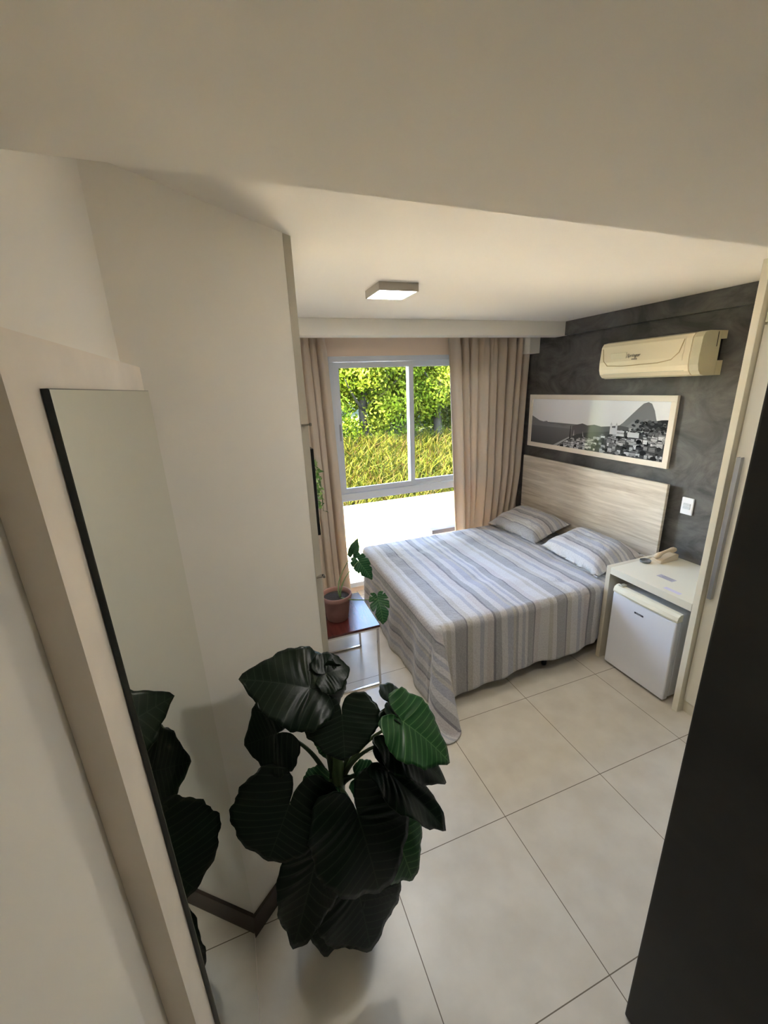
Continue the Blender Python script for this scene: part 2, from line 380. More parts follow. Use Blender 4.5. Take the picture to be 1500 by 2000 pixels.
# reeds: uncountable blades
rnd = random.Random(3)
V, F, C = [], [], []
pal = [(190, 190, 60), (206, 200, 74), (160, 174, 52), (214, 206, 96), (192, 152, 104), (132, 150, 46), (206, 196, 112), (110, 132, 50)]
for i in range(34000):
    y = 5.4 + 5.2*rnd.random()**1.1; x = -2.5 + rnd.random()*10.5
    z = ground_z(y) - .05; h = rnd.uniform(.28, .72); a = rnd.uniform(0, 6.283); wd = rnd.uniform(.010, .020)
    lean = rnd.uniform(.1, .85)*h; la = rnd.uniform(0, 6.283)
    dx, dy = math.cos(a)*wd, math.sin(a)*wd; lx, ly = math.cos(la)*lean, math.sin(la)*lean
    b = len(V)
    V += [(x-dx, y-dy, z), (x+dx, y+dy, z), (x+dx+lx*.35, y+dy+ly*.35, z+h*.62), (x-dx+lx*.35, y-dy+ly*.35, z+h*.62), (x+lx, y+ly, z+h*(1-.25*rnd.random()))]
    F += [(b, b+1, b+2, b+3), (b+3, b+2, b+4)]
    c = lin(rnd.choice(pal)); C += [c, c]
o = pymesh('reed_hedge', V, F, C, foliage_m)
setp(o, 'dense yellow green reeds on the slope beyond the terrace parapet', 'reeds', kind='stuff')
bark = mat('tree bark', (48, 42, 32), .9, var=(10, .2))
def make_tree(x, y, z0, h, rad, seed, cols, n_blob=70, per=300):
    rn = random.Random(seed)
    t = bpy.data.objects.new('leafy_tree', None); COL.objects.link(t); t.location = (x, y, z0)
    bm = B(); top = Vector((x+rn.uniform(-.3, .3), y, z0+h*.75))
    tube(bm, curve3((x, y, z0-.3), (x+rn.uniform(-.3, .3), y, z0+h*.4), top, 8), [.16-.013*i for i in range(9)], 8)
    for k in range(6):
        a = rn.uniform(0, 6.28); s = Vector((x, y, z0+h*rn.uniform(.25, .6)))
        tube(bm, curve3(s, s+Vector((math.cos(a)*rad*.4, math.sin(a)*rad*.4, .3)), s+Vector((math.cos(a)*rad*.75, math.sin(a)*rad*.75, h*.25)), 5), [.05, .042, .035, .028, .02, .01], 6)
    obj('trunk', bm, bark, t, True)
    V, F, C = [], [], []
    for k in range(n_blob):
        while True:
            p = Vector((rn.uniform(-1, 1), rn.uniform(-1, 1), rn.uniform(-1, 1)))
            if p.length < 1: break
        c = Vector((x, y, z0+h*.53)) + Vector((p.x*rad, p.y*rad*.8, p.z*h*.56)); br = rn.uniform(.35, .62)
        base = rn.choice(cols); kf = rn.uniform(.85, 1.15)
        for j in range(per):
            d = Vector((rn.gauss(0, 1), rn.gauss(0, 1), rn.gauss(0, 1))).normalized()
            q = c + d*br*(.55+.5*rn.random()); s = rn.uniform(.035, .07)
            nrm = (d + .7*Vector((rn.gauss(0, 1), rn.gauss(0, 1), rn.gauss(0, 1)))).normalized()
            u = nrm.orthogonal().normalized(); u = Matrix.Rotation(rn.uniform(0, 6.28), 3, nrm) @ u; v = nrm.cross(u)
            b = len(V)
            V += [tuple(q-u*s), tuple(q+v*s*.55), tuple(q+u*s), tuple(q-v*s*.55)]
            F.append((b, b+1, b+2, b+3)); kk = kf*rn.uniform(.8, 1.2); C.append(tuple(min(1, ch*kk) for ch in lin(base)))
    pymesh('crown', V, F, C, foliage_m, t)
    return t
lime = [(182, 200, 72), (166, 188, 60), (198, 208, 90), (136, 164, 56)]
cool = [(118, 150, 88), (134, 162, 98), (148, 174, 116), (98, 130, 80)]
trees = [(-1.2, 12.0, 3.9, 1.9, lime, 'lime green tree, leftmost of the trees beyond the reeds'),
         (1.6, 12.6, 4.0, 1.8, lime, 'lime green tree seen at the far left of the window'),
         (3.7, 11.6, 3.7, 1.55, lime, 'bright lime tree filling the left half of the left window pane'),
         (5.35, 13.6, 4.6, 1.7, cool, 'cooler blue green tree behind the window mullion'),
         (6.1, 11.6, 3.6, 1.35, lime, 'bright lime tree seen through the right window pane'),
         (8.2, 12.8, 4.3, 1.8, cool, 'blue green tree partly hidden by the right curtain'),
         (10.6, 12.2, 4.2, 2.0, lime, 'lime green tree, rightmost of the trees beyond the reeds'),
         (4.4, 16.5, 6.2, 2.4, cool, 'tall blue green tree standing behind the bright lime tree'),
         (8.4, 17.0, 6.2, 2.6, cool, 'tall blue green tree furthest back on the right'),
         (0.2, 17.0, 6.0, 2.5, cool, 'tall blue green tree furthest back on the left')]
for i, (x, y, h, rad, cols, lab) in enumerate(trees):
    t = make_tree(x, y, ground_z(y)-.1, h, rad, 50+i, cols)
    setp(t, lab, 'tree', 'trees beyond the reeds')

# ================================================================ CURTAINS
def curtain(xl_t, xr_t, xl_b, xr_b, z0, z1, y0, folds, amp, seed, sweep=0):
    rn = random.Random(seed); ph = [rn.uniform(0, 6.28) for _ in range(6)]
    nu, nv = folds*14, 50; bm = B(); grid = []
    for j in range(nv+1):
        t = j/nv; z = z1 + (z0-z1)*t; row = []
        for i in range(nu+1):
            u = i/nu
            xl = xl_t + (xl_b-xl_t)*t; xr = xr_t + (xr_b-xr_t)*t - sweep*max(0, t-.55)**1.4
            uu = u + .012*math.sin(2*math.pi*u*3+ph[0]) + .02*t*math.sin(2*math.pi*u*2.3+ph[1])
            x = xl + (xr-xl)*uu
            a = amp*(.7+.45*math.sin(u*9+ph[2])+.25*t)
            w_ = 2*math.pi*folds*(u + .018*math.sin(7*u+ph[3]) + .012*t*math.sin(11*u+ph[5]))
            s = math.sin(w_); s = math.copysign(abs(s)**.75, s)
            y = y0 + a*s + .008*math.sin(2*w_+ph[4]+2*t)
            x += .010*math.cos(w_)*(1 if t > .05 else 0)
            row.append(bm.verts.new((x, y, z)))
        grid.append(row)
    for j in range(nv):
        for i in range(nu): bm.faces.new((grid[j][i], grid[j+1][i], grid[j+1][i+1], grid[j][i+1]))
    o = obj('curtain', bm, curtain_m, None, True)
    md = o.modifiers.new('cloth thickness', 'SOLIDIFY'); md.thickness = .003
    return o
o = curtain(.285, .815, .285, .885, .03, 2.47, 3.56, 7, .040, 1)
setp(o, 'taupe floor-length curtain drawn to the left of the window, behind the potted plant', 'curtain')
o = curtain(1.985, 2.895, 2.10, 2.80, .03, 2.47, 3.575, 9, .042, 2, sweep=.42)
setp(o, 'wide taupe curtain gathered right of the window, hanging behind the bed', 'curtain')

# ================================================================ BED
bed = empty('double_bed', (1.93, 2.72, 0), 'double bed with black feet under the striped bedspread, against the headboard', 'bed')
BX0, BX1, BY0, BY1, BZ = 1.0, 2.83, 1.955, 3.475, .578
obj('bed_base', box(B(), (BX0+.035, BY0+.035, .12), (BX1, BY1-.03, .34), .015), mat('grey base fabric', (120, 116, 112), .9), bed)
obj('mattress', box(B(), (BX0+.025, BY0+.025, .341), (BX1, BY1-.02, BZ-.012), .035, 4), mat('white mattress ticking', (220, 216, 210), .9), bed)
for x in (1.13, 1.93, 2.70):
    for y in (BY0+.065, BY1-.10):
        bm = B(); lathe(bm, [(.016, 0), (.018, .004), (.021, .125)], (x, y, 0), 20); obj('foot', bm, black, bed, True)

def bedspread():
    L, W = BX1-BX0, BY1-BY0; r = .045
    def cmap(u, v):
        px, py = min(max(u, r), L), min(max(v, r), W-r); ox, oy = u-px, v-py; rho = math.hypot(ox, oy)
        wr = .012*noise.noise((u*3.1, v*5.2, 1.3)) + .007*noise.noise((u*8+v*3, v*9, 4)) + .004*noise.noise((u*19, v*15, 7))
        edge = min(1, min(px, L, py if py < W/2 else W-py)/.12)
        if u > L*.6: wr += .009*noise.noise((u*9+v*6, v*2, 9))*min(1, (u-L*.6)/.3)
        x, y, z = BX0+px, BY0+py, BZ+wr*(.25+.75*edge)
        if rho < 1e-6: return Vector((x, y, z))
        dx, dy = ox/rho, oy/rho; fl = .055; z = BZ+wr*.25
        corner = ox < -1e-6 and oy < -1e-6 
        ph = math.degrees(math.atan2(-oy, -ox)) if oy <= 0 else math.degrees(math.atan2(oy, -ox))
        if corner:
            q_ = ph/90
            be = 90*(min(1, q_/.58)**1.3) if q_ < .58 else 90+8*math.sin((q_-.58)/.42*math.pi)
            fl = .055 + .40*math.exp(-((ph-46)/17)**2)
            fold = .012*math.sin(ph/90*math.pi*5)*min(1, rho/.3)
            dx, dy = -math.cos(R(be)), -math.sin(R(be))
            x += fold*abs(dy)
        elif oy > 1e-6 and ox < -1e-6: fl = .03
        if oy > 1e-6: fl = .02
        if rho < r*math.pi/2:
            a = rho/r; out = r*math.sin(a); dz = r*(1-math.cos(a))
        else:
            s = rho-r*math.pi/2; wob = 0
            if not corner:
                if abs(oy) > 0: wob = min(1, s/.3)*(.011*math.sin(u*13+1)+.007*math.sin(u*29)) - .0
                else: wob = min(1, s/.3)*(.013*math.sin(v*11)+.007*math.sin(v*27+2))
            out = r + fl*s + (wob if oy <= 0 else 0); dz = r + s*math.sqrt(1-fl*fl)
        x += dx*out - (.0); y += dy*out; z -= dz
        if x > 2.26: y = max(y, BY0 + .010*min(1, (x-2.26)/.09) - .04*(1-min(1, (x-2.26)/.09)))
        if z < .006: z = .006 + .004*abs(noise.noise((x*20, y*20, 0)))
        return Vector((x, y, z))
    us = [-.56 + .56*i/26 for i in range(26)] + [r*i/5 for i in range(5)] + [r+(L-r)*i/90 for i in range(91)]
    vs_ = [-1 + i/26 for i in range(26)] + [i/152 for i in range(10)] + [i/76 for i in range(5, 77)] + [1+i/10 for i in range(1, 11)]
    bm = B(); uvl = bm.loops.layers.uv.new('UVMap'); grid = []; par = []
    for u in us:
        row = []; pr = []
        k = max(0, min(1, u/L))
        hem = .505 - .10*k**.8 + .012*math.sin(u*7)
        for t in vs_:
            if t < 0: v = t*hem*(1 if u >= 0 else .97)
            elif t <= 1: v = t*W
            else: v = W+(t-1)*.4
            row.append(bm.verts.new(cmap(u, v))); pr.append((u, v))
        grid.append(row); par.append(pr)
    for i in range(len(us)-1):
        for j in range(len(vs_)-1):
            f = bm.faces.new((grid[i][j], grid[i+1][j], grid[i+1][j+1], grid[i][j+1]))
            for lp, (a, b) in zip(f.loops, ((i, j), (i+1, j), (i+1, j+1), (i, j+1))): lp[uvl].uv = par[a][b]
    o = obj('bedspread', bm, stripes, None, True)
    md = o.modifiers.new('cloth thickness', 'SOLIDIFY'); md.thickness = .004; md.offset = 1
    return setp(o, 'grey and beige striped bedspread covering the double bed, one corner trailing on the floor', 'bedspread')
bedspread()

def pillow(cx, cy, cz, lx, ly, h, rz, tilt, seed, label):
    rn = random.Random(seed); bm = B(); uvl = bm.loops.layers.uv.new('UVMap'); N = 36
    sides = []
    for sgn in (1, -1):
        g_ = []
        for i in range(N+1):
            row = []
            for j in range(N+1):
                a, b = i/N*2-1, j/N*2-1
                x = a*lx/2*(1-.07*b*b*(1-abs(a)**4)*0 - .06*(1-b*b)*abs(a)**3*0); y = b*ly/2
                x *= 1-.05*(1-abs(b)**2)*abs(a)**2; y *= 1-.05*(1-abs(a)**2)*abs(b)**2
                k = max(0, (1-a**4)*(1-b**4))**.62; fl = 1 if (abs(a) < .93 and abs(b) < .95) else 0
                k2 = max(0, (1-(a/.93)**4))*max(0, (1-(b/.95)**4)) if fl else 0; k2 = k2**.6
                wv = .010*noise.noise((a*3+seed, b*3, sgn))+.006*noise.noise((a*8+seed, b*7, 3))
                z = sgn*(k2*h/2*(1 if sgn > 0 else .55)+.002) + wv*(.3+k2)
                row.append(bm.verts.new((x, y, z)))
            g_.append(row)
        sides.append(g_)
    for s, g_ in enumerate(sides):
        for i in range(N):
            for j in range(N):
                q = (g_[i][j], g_[i+1][j], g_[i+1][j+1], g_[i][j+1]); ids = ((i, j), (i+1, j), (i+1, j+1), (i, j+1))
                if s: q = q[::-1]; ids = ids[::-1]
                f = bm.faces.new(q)
                for lp, (a, b) in zip(f.loops, ids): lp[uvl].uv = (a/N*lx*1.35+seed*.13, b/N*ly)
    bmesh.ops.remove_doubles(bm, verts=bm.verts, dist=.0045)
    bm.transform(Matrix.Translation((cx, cy, cz)) @ Matrix.Rotation(rz, 4, 'Z') @ Matrix.Rotation(tilt, 4, 'Y'))
    o = obj('pillow', bm, stripes, None, True)
    return setp(o, label, 'pillow', 'pillows on the bed')
pillow(2.612, 3.115, .665, .44, .68, .205, R(4), R(-15), 1, 'striped pillow next to the curtain, far side of the bed')
pillow(2.612, 2.36, .665, .44, .68, .205, R(-5), R(-15), 2, 'striped pillow beside the white desk, near side of the bed')

hb = obj('headboard', box(B(), (2.855, 1.965, .10), (2.88, 3.53, 1.268), .001), oak)
setp(hb, 'pale wood-grain headboard panel standing behind the pillows on the dark wall', 'headboard')
for y in (2.05, 3.3): obj('wall_batten', box(B(), (2.8805, y, .3), (2.9195, y+.05, 1.2)), oak, hb)

# ================================================================ PICTURE
pic = empty('framed_picture', (2.9, 2.775, 1.62), 'wide black and white coastal city photograph in a cream frame above the headboard', 'picture')
PY0, PY1, PZ0, PZ1 = 2.022, 3.535, 1.367, 1.878
bm = B(); fw = .042
for a, b in (((PY0, PZ1-fw), (PY1, PZ1)), ((PY0, PZ0), (PY1, PZ0+fw)), ((PY0, PZ0+fw), (PY0+fw, PZ1-fw)), ((PY1-fw, PZ0+fw), (PY1, PZ1-fw))):
    box(bm, (2.893, a[0], a[1]), (2.918, b[0], b[1]), .002)
obj('picture_frame', bm, mat('cream picture frame', (234, 223, 207), .45), pic)
# print: u from left (far, y=PY1) to right (near, y=PY0); v from bottom to top
V, F, C = [], [], []
iy0, iy1, iz0, iz1 = PY0+fw-.004, PY1-fw+.004, PZ0+fw-.004, PZ1-fw+.004
depth = [0]
def pp(u, v): return (2.903-depth[0]*.00008, iy1+(iy0-iy1)*u, iz0+(iz1-iz0)*v)
def poly(pts, g):
    pts = [(min(1, max(0, a)), min(1, max(0, b))) for a, b in pts]
    b = len(V); V.extend(pp(*p) for p in pts); F.append(tuple(range(b, b+len(pts)))); c = lin((g, g, g+2 if g < 250 else g)); C.append(c)
    depth[0] += .05
for i in range(12):
    poly([(0, .5+i/24), (1, .5+i/24), (1, .5+(i+1)/24), (0, .5+(i+1)/24)], 232+int(i*1.0))
poly([(0, 0), (1, 0), (1, .5), (0, .5)], 118); depth[0] += 1
def ridge(pts, base, g):
    for (a, b), (c, d) in zip(pts[:-1], pts[1:]): poly([(a, base), (c, base), (c, d), (a, b)], g)
    depth[0] += 1
ridge([(0, .62), (.04, .57), (.08, .52), (.12, .5), (.15, .52), (.19, .46), (.24, .48), (.30, .44), (.36, .47), (.4, .45), (.46, .44)], .40, 128)
for k in range(14): poly([(0, .40-k*.03), (.45, .40-k*.03), (.42-k*.006, .37-k*.03), (0, .37-k*.03)], 112-k*2)
depth[0] += 1
ridge([(.70, .50), (.74, .60), (.78, .73), (.82, .86), (.85, .95), (.875, .975), (.895, .95), (.915, .84), (.93, .70), (.94, .62), (1, .60)], .40, 132)
ridge([(.75, .50), (.80, .64), (.84, .62), (.88, .70), (.92, .64), (.94, .60)], .42, 142)
ridge([(.38, .46), (.42, .5), (.46, .53), (.5, .50), (.55, .525), (.6, .50), (.66, .52), (.72, .55), (.78, .53)], .30, 96)
rn = random.Random(11)
ridge([(.84, .58), (.87, .62), (.90, .66), (.93, .67), (.96, .69), (1, .70)], .30, 52)
ridge([(.30, .0), (.36, .20), (.42, .30), (.5, .36), (.6, .40), (.7, .44), (.8, .48), (.9, .5), (1, .52)], 0, 74)
poly([(.22, 0), (.255, 0), (.37, .22), (.36, .23)], 168); poly([(.27, 0), (.285, 0), (.385, .20), (.38, .21)], 180)
depth[0] += 1
def house(u, v, w_, h_):
    g = rn.randint(125, 225)
    poly([(u, v), (u+w_, v), (u+w_, v+h_), (u, v+h_)], g)
    rg = rn.randint(60, 170)
    poly([(u-.003, v+h_), (u+w_+.003, v+h_), (u+w_*.8, v+h_*1.35), (u+w_*.2, v+h_*1.35)], rg)
    nw = max(1, int(w_/.008))
    for a in range(nw):
        for b in range(max(1, int(h_/.035))):
            x0 = u+(a+.3)*w_/nw; y0 = v+(b+.25)*h_/max(1, int(h_/.035))
            poly([(x0, y0), (x0+.003, y0), (x0+.003, y0+.014), (x0, y0+.014)], max(30, g-95))
items = []
for k in range(330):
    u = .31+.67*rn.random(); hi = .06+.42*min(1, max(0, (u-.3)/.5)); v = rn.random()*hi
    items.append((v, u))
items.sort(reverse=True)
for v, u in items:
    if v > hi + 1: continue
    if rn.random() < .45: 
        g = rn.randint(26, 80); s = rn.uniform(.008, .022)
        poly([(u+s*math.cos(t)*1.0, v+s*2.2*math.sin(t)) for t in [k*6.283/8+rn.uniform(-.2, .2) for k in range(8)]], g)
    else: house(u, v, rn.uniform(.012, .035), rn.uniform(.03, .075))
for k in range(90):
    u = .80+.19*rn.random(); v = .42+.24*rn.random(); s = rn.uniform(.006, .014)
    poly([(u+s*math.cos(t), v+s*2*math.sin(t)) for t in [j*6.283/7 for j in range(7)]], rn.randint(32, 120))
# church with twin towers
for (u, v, w_, h_) in ((.665, .38, .012, .17), (.70, .38, .012, .17), (.677, .38, .024, .12), (.71, .36, .05, .10), (.78, .36, .07, .09)): 
    poly([(u, v), (u+w_, v), (u+w_, v+h_), (u, v+h_)], 214)
for u in (.671, .706): poly([(u-.007, .55), (u+.007, .55), (u, .60)], 190)
for k in range(6): poly([(.715+k*.008, .40), (.719+k*.008, .40), (.719+k*.008, .43), (.715+k*.008, .43)], 90)
# chimney stack and bright streaks
poly([(.368, .18), (.376, .18), (.374, .47), (.370, .47)], 42)
poly([(.40, .27), (.405, .27), (.402, .40)], 210); poly([(.475, .28), (.482, .26), (.47, .38)], 215)
obj_print = pymesh('print', V, F, C, print_m, pic)
bm = B(); box(bm, (2.905, PY0+.01, PZ0+.01), (2.917, PY1-.01, PZ1-.01)); obj('backing_board', bm, mat('backing card', (160, 150, 135), .8), pic)

# ================================================================ AIR CONDITIONER
ac_m = mat('aged cream plastic', (240, 227, 198), .25); ac_w = mat('pale plastic side', (206, 198, 170), .35)
ac = empty('air_conditioner', (2.9, 2.17, 2.0), 'cream split air conditioner mounted on the dark wall above the picture', 'air conditioner')
AY0, AY1 = 1.80, 2.535
prof = [(2.918, 2.262), (2.76, 2.262), (2.722, 2.252), (2.706, 2.228), (2.698, 2.12), (2.70, 2.07), (2.712, 2.035), (2.735, 2.012), (2.77, 2.003), (2.918, 2.003)]
bm = extr(B(), prof, 1, AY0+.055, AY1); bmesh.ops.bevel(bm, geom=[e for e in bm.edges if abs(e.verts[0].co.y-e.verts[1].co.y) < 1e-5], offset=.006, segments=2, affect='EDGES')
obj('casing', bm, ac_m, ac)
# side cover with a notch for the pipes
bm = B()
side = [(2.865, 2.262), (2.76, 2.262), (2.722, 2.252), (2.706, 2.228), (2.698, 2.12), (2.70, 2.07), (2.712, 2.035), (2.735, 2.012), (2.77, 2.003), (2.865, 2.003)]
extr(bm, side, 1, AY0, AY0+.054)
box(bm, (2.866, AY0, 2.215), (2.918, AY0+.054, 2.262)); box(bm, (2.866, AY0, 2.003), (2.918, AY0+.054, 2.09))
obj('end_cover', bm, ac_w, ac)
bm = B(); box(bm, (2.868, AY0+.02, 2.092), (2.915, AY0+.053, 2.213)); obj('pipe_recess', bm, black, ac)
bm = B(); box(bm, (2.835, AY0-.0015, 2.17), (2.839, AY0+.001, 2.255)); obj('seam', bm, black, ac)
# front panel: slightly proud, with a raised swooping lip
bm = B()
pr = [(2.722, 2.250), (2.704, 2.228), (2.694, 2.12), (2.696, 2.098), (2.702, 2.098), (2.703, 2.12), (2.711, 2.226), (2.728, 2.244)]
extr(bm, pr, 1, AY0+.10, AY1-.02); obj('front_panel', bm, ac_m, ac)
bm = B()
sw = [(2.6945, AY1-.03, 2.215), (2.6935, AY1-.045, 2.13), (2.6945, AY1-.08, 2.095), (2.6945, AY1-.2, 2.088), (2.6945, AY0+.26, 2.094), (2.6945, AY0+.17, 2.108), (2.695, AY0+.125, 2.15), (2.7, AY0+.105, 2.225)]
tube(bm, sw, .0028, 6); obj('panel_lip', bm, mat('amber plastic edge', (190, 164, 116), .3), ac, True)
bm = B(); box(bm, (2.7075, AY0+.09, 2.036), (2.716, AY1-.04, 2.040)); box(bm, (2.738, AY0+.09, 2.006), (2.78, AY1-.04, 2.0085)); obj('air_flap', bm, ac_w, ac)
bm = B(); box(bm, (2.6925, 2.30, 2.14), (2.6965, 2.43, 2.18), .001); obj('display_window', bm, mat('pale display window', (226, 216, 186), .2), ac)
rot = Matrix(((0, 0, -1, 0), (-1, 0, 0, 0), (0, 1, 0, 0), (0, 0, 0, 1)))   # text facing -X, reading towards -Y
bm = text_bm('Springer', .030, Matrix.Translation((2.6935, 2.245, 2.155)) @ rot, .0006, .3); b2 = text_bm('midea', .018, Matrix.Translation((2.6935, 2.235, 2.132)) @ rot, .0006)
me_ = bpy.data.meshes.new('x'); b2.to_mesh(me_); bm.from_mesh(me_); b2.free(); bpy.data.meshes.remove(me_)
obj('logo', bm, mat('dark logo ink', (62, 44, 38), .5), ac)

# ================================================================ WALL SOCKET, LAMP
sw_ = empty('wall_socket', (2.92, 1.845, 1.13), 'white double socket plate on the dark wall right of the headboard', 'socket')
plate = mat('white plastic plate', (236, 236, 238), .35)
obj('plate', box(B(), (2.908, 1.805, 1.072), (2.92, 1.885, 1.192), .004, 3), plate, sw_)
bm = B(); box(bm, (2.903, 1.822, 1.112), (2.909, 1.868, 1.130), .001); box(bm, (2.903, 1.822, 1.134), (2.909, 1.868, 1.152), .001); obj('module', bm, mat('grey white insert', (205, 208, 212), .35), sw_)
lamp_housing = mat('light housing', (176, 170, 160), .5)
for (lx, ly, en, lab) in ((.755, 2.055, LAMP_E, 'small square surface-mounted LED light on the bedroom ceiling before the window'),
                      (1.15, .80, ENTRY_FILL, 'square fill light added on the ceiling over the entry, unseen behind the lowered ceiling edge')):  # second entry is an added fill light, out of view, brightening the walls
    lp = empty('ceiling_light', (lx+.105, ly+.105, 2.5), lab, 'ceiling light')
    x0, x1, y0, y1 = lx, lx+.21, ly, ly+.21
    bm = B()
    for a, b in (((x0, y0), (x1, y0+.007)), ((x0, y1-.007), (x1, y1)), ((x0, y0+.0075), (x0+.007, y1-.0075)), ((x1-.007, y0+.0075), (x1, y1-.0075))):
        box(bm, (a[0], a[1], 2.462), (b[0], b[1], 2.4995))
    box(bm, (x0+.008, y0+.008, 2.478), (x1-.008, y1-.008, 2.4995))
    obj('housing', bm, lamp_housing, lp)
    obj('diffuser', box(B(), (x0+.0075, y0+.0075, 2.464), (x1-.0075, y1-.0075, 2.477), .001), mat('lit diffuser', (250, 250, 250), .5, emis=((253, 249, 243), en)), lp)
hl = empty('ceiling_light', (.35, -.9, 2.3), 'unseen round fill light added in the lowered hall ceiling', 'ceiling light')  # added fill light behind the view, lifts the hall a little
bm = B(); lathe(bm, [(.07, 0), (.07, -.008), (.055, -.012), (.055, -.004)], (.35, -.9, 2.299), 32); obj('ring', bm, plate, hl, True)
bm = B(); lathe(bm, [(.053, -.006), (.053, -.010)], (.35, -.9, 2.299), 32); obj('diffuser', bm, mat('hall fill diffuser', (250, 250, 250), .5, emis=((255, 243, 225), HALL_FILL*10)), hl)

# ================================================================ WARDROBE
wd = empty('wardrobe', (2.64, .95, 0), 'tall white built-in wardrobe with long bar handle right of the desk', 'wardrobe')
W0, W1 = .515, 1.366
obj('side_panel', box(B(), (2.36, W1-.034, 0), (2.918, W1, CZ-.001), .0015), edge_cream, wd)
bm = B(); box(bm, (2.42, W0, .08), (2.918, W1-.035, CZ-.001)); box(bm, (2.40, W0, 2.475), (2.42, W1-.035, CZ-.001)); obj('carcass', bm, lacquer, wd)
obj('plinth', box(B(), (2.41, W0, 0), (2.44, W1-.035, .079)), edge_cream, wd)
mid = (W0+W1-.035)/2
for k, (a, b) in enumerate(((mid+.003, W1-.038), (W0+.003, mid-.001))):
    d = obj('door', box(B(), (2.397, a, .085), (2.419, b, 2.222), .002), lacquer, wd)
    u = obj('upper_door', box(B(), (2.397, a, 2.234), (2.419, b, 2.472), .002), lacquer, wd)
    hy = b-.028 if k == 0 else a+.028
    bm = B(); extr(bm, [(2.3965, hy-.010), (2.372, hy-.010), (2.372, hy+.010), (2.3965, hy+.010), (2.3965, hy+.007), (2.376, hy+.007), (2.376, hy-.007), (2.3965, hy-.007)], 2, .807, 1.605)
    obj('handle', bm, steel, d)
    bm = B(); box(bm, (2.3965-.005, b-.004, 2.26), (2.3965, b-.001, 2.44)); bm.free()

# ================================================================ DESK (niche) WITH FRIDGE
dk = empty('desk', (2.63, 1.66, 0), 'white board side desk over the mini fridge, between bed and wardrobe', 'desk')
obj('desk_top', box(B(), (2.36, 1.368, .692), (2.918, 1.922, .742), .0015), lacquer, dk)
obj('side_panel', box(B(), (2.36, 1.9225, 0), (2.85, 1.956, .742), .0015), wood('cream board edge', (204, 195, 176), (222, 215, 198), (1, 1, .2)), dk)
bm = lathe(B(), [(.016, 0), (.018, .003), (.012, .004), (.012, .001)], (2.66, 1.405, .742), 20); obj('cable_grommet', bm, black, dk)

fr = empty('mini_fridge', (2.58, 1.64, 0), 'white mini fridge standing under the desk', 'fridge')
fridge_w = mat('white fridge enamel', (226, 227, 232), .3); fridge_c = mat('cream fridge trim', (232, 226, 204), .3)
F0, F1 = 1.418, 1.868
obj('body', box(B(), (2.395, F0+.004, .025), (2.80, F1-.004, .622), .012, 3), mat('fridge side enamel', (206, 208, 214), .35), fr)
dr = obj('door', box(B(), (2.345, F0, .02), (2.391, F1, .585), .010, 3), fridge_w, fr)
obj('door_gasket', box(B(), (2.3912, F0+.008, .03), (2.3948, F1-.008, .58)), mat('grey gasket', (150, 150, 150), .6), fr)
# curved grip along the top of the door
bm = B(); N = 24
g1 = []
for i in range(N+1):
    t = i/N; y = F0 + (F1-F0)*t; bow = .010*math.sin(math.pi*t)**.8
    sec = [(2.391, .587), (2.345-bow*.6, .587), (2.343-bow, .600), (2.350-bow, .622), (2.368, .634), (2.391, .636)]
    g1.append([bm.verts.new((a, y, b)) for a, b in sec])
for i in range(N):
    for k in range(6): bm.faces.new((g1[i][k], g1[i][(k+1) % 6], g1[i+1][(k+1) % 6], g1[i+1][k]))
bm.faces.new(g1[0]); bm.faces.new(g1[-1]); bmesh.ops.recalc_face_normals(bm, faces=bm.faces)
obj('door_grip', bm, fridge_c, fr, False)
bm = B(); box(bm, (2.36, F1-.05, .636), (2.41, F1-.02, .642), .002); lathe(bm, [(.006, 0), (.006, .004)], (2.372, F1-.035, .642), 12); obj('hinge', bm, mat('hinge plastic', (200, 196, 180), .4), fr)
bd = obj('badge', box(B(), (2.3435, 1.628, .508), (2.3455, 1.692, .520), .0006), mat('dark badge', (54, 52, 60), .4), dr)
bm = text_bm('CONSUL', .0105, Matrix.Translation((2.3432, 1.66, .514)) @ rot, .0003); o = obj('lettering', bm, mat('badge lettering', (190, 190, 196), .4), dr)
for x, y in ((2.43, F0+.04), (2.43, F1-.04), (2.76, F0+.04), (2.76, F1-.04)):
    obj('foot', lathe(B(), [(.014, 0), (.014, .028)], (x, y, 0), 14), black, fr)

# phone, ashtray, stickers on the desk
ph = empty('telephone', (2.81, 1.86, .742), 'beige corded telephone with handset on the back of the white desk', 'telephone')
beige = mat('beige phone plastic', (206, 186, 158), .45)
bm = B(); extr(bm, [(2.70, .7425), (2.875, .7425), (2.875, .785), (2.85, .79), (2.70, .760)], 1, 1.815, 1.895); bmesh.ops.bevel(bm, geom=list(bm.edges), offset=.003, segments=2, affect='EDGES'); obj('phone_base', bm, beige, ph)
bm = B(); tube(bm, curve3((2.695, 1.855, .782), (2.79, 1.855, .822), (2.885, 1.855, .806), 12), [.015, .019, .019, .015, .012, .011, .011, .011, .012, .015, .019, .019, .015], 12); obj('handset', bm, beige, ph, True)
o = obj('phone_cord', tube(B(), [(2.70, 1.89, .746), (2.69, 1.905, .746), (2.70, 1.918, .746), (2.73, 1.921, .746), (2.78, 1.912, .746)], .0025, 6), beige, ph, True)
ash = obj('ashtray', lathe(B(), [(.026, 0), (.034, .004), (.036, .016), (.033, .018), (.029, .014), (.024, .006)], (2.64, 1.885, .7425), 32), mat('grey smoked glass', (112, 112, 112), .25), None, True)
setp(ash, 'small round grey ashtray on the desk in front of the telephone', 'ashtray')
st = obj('notice_card', box(B(), (2.515, 1.60, .7422), (2.56, 1.705, .7432)), mat('lavender grey card', (182, 178, 190), .5))
setp(st, 'small lavender-grey printed card lying flat in the middle of the desk', 'card')
bm = B()
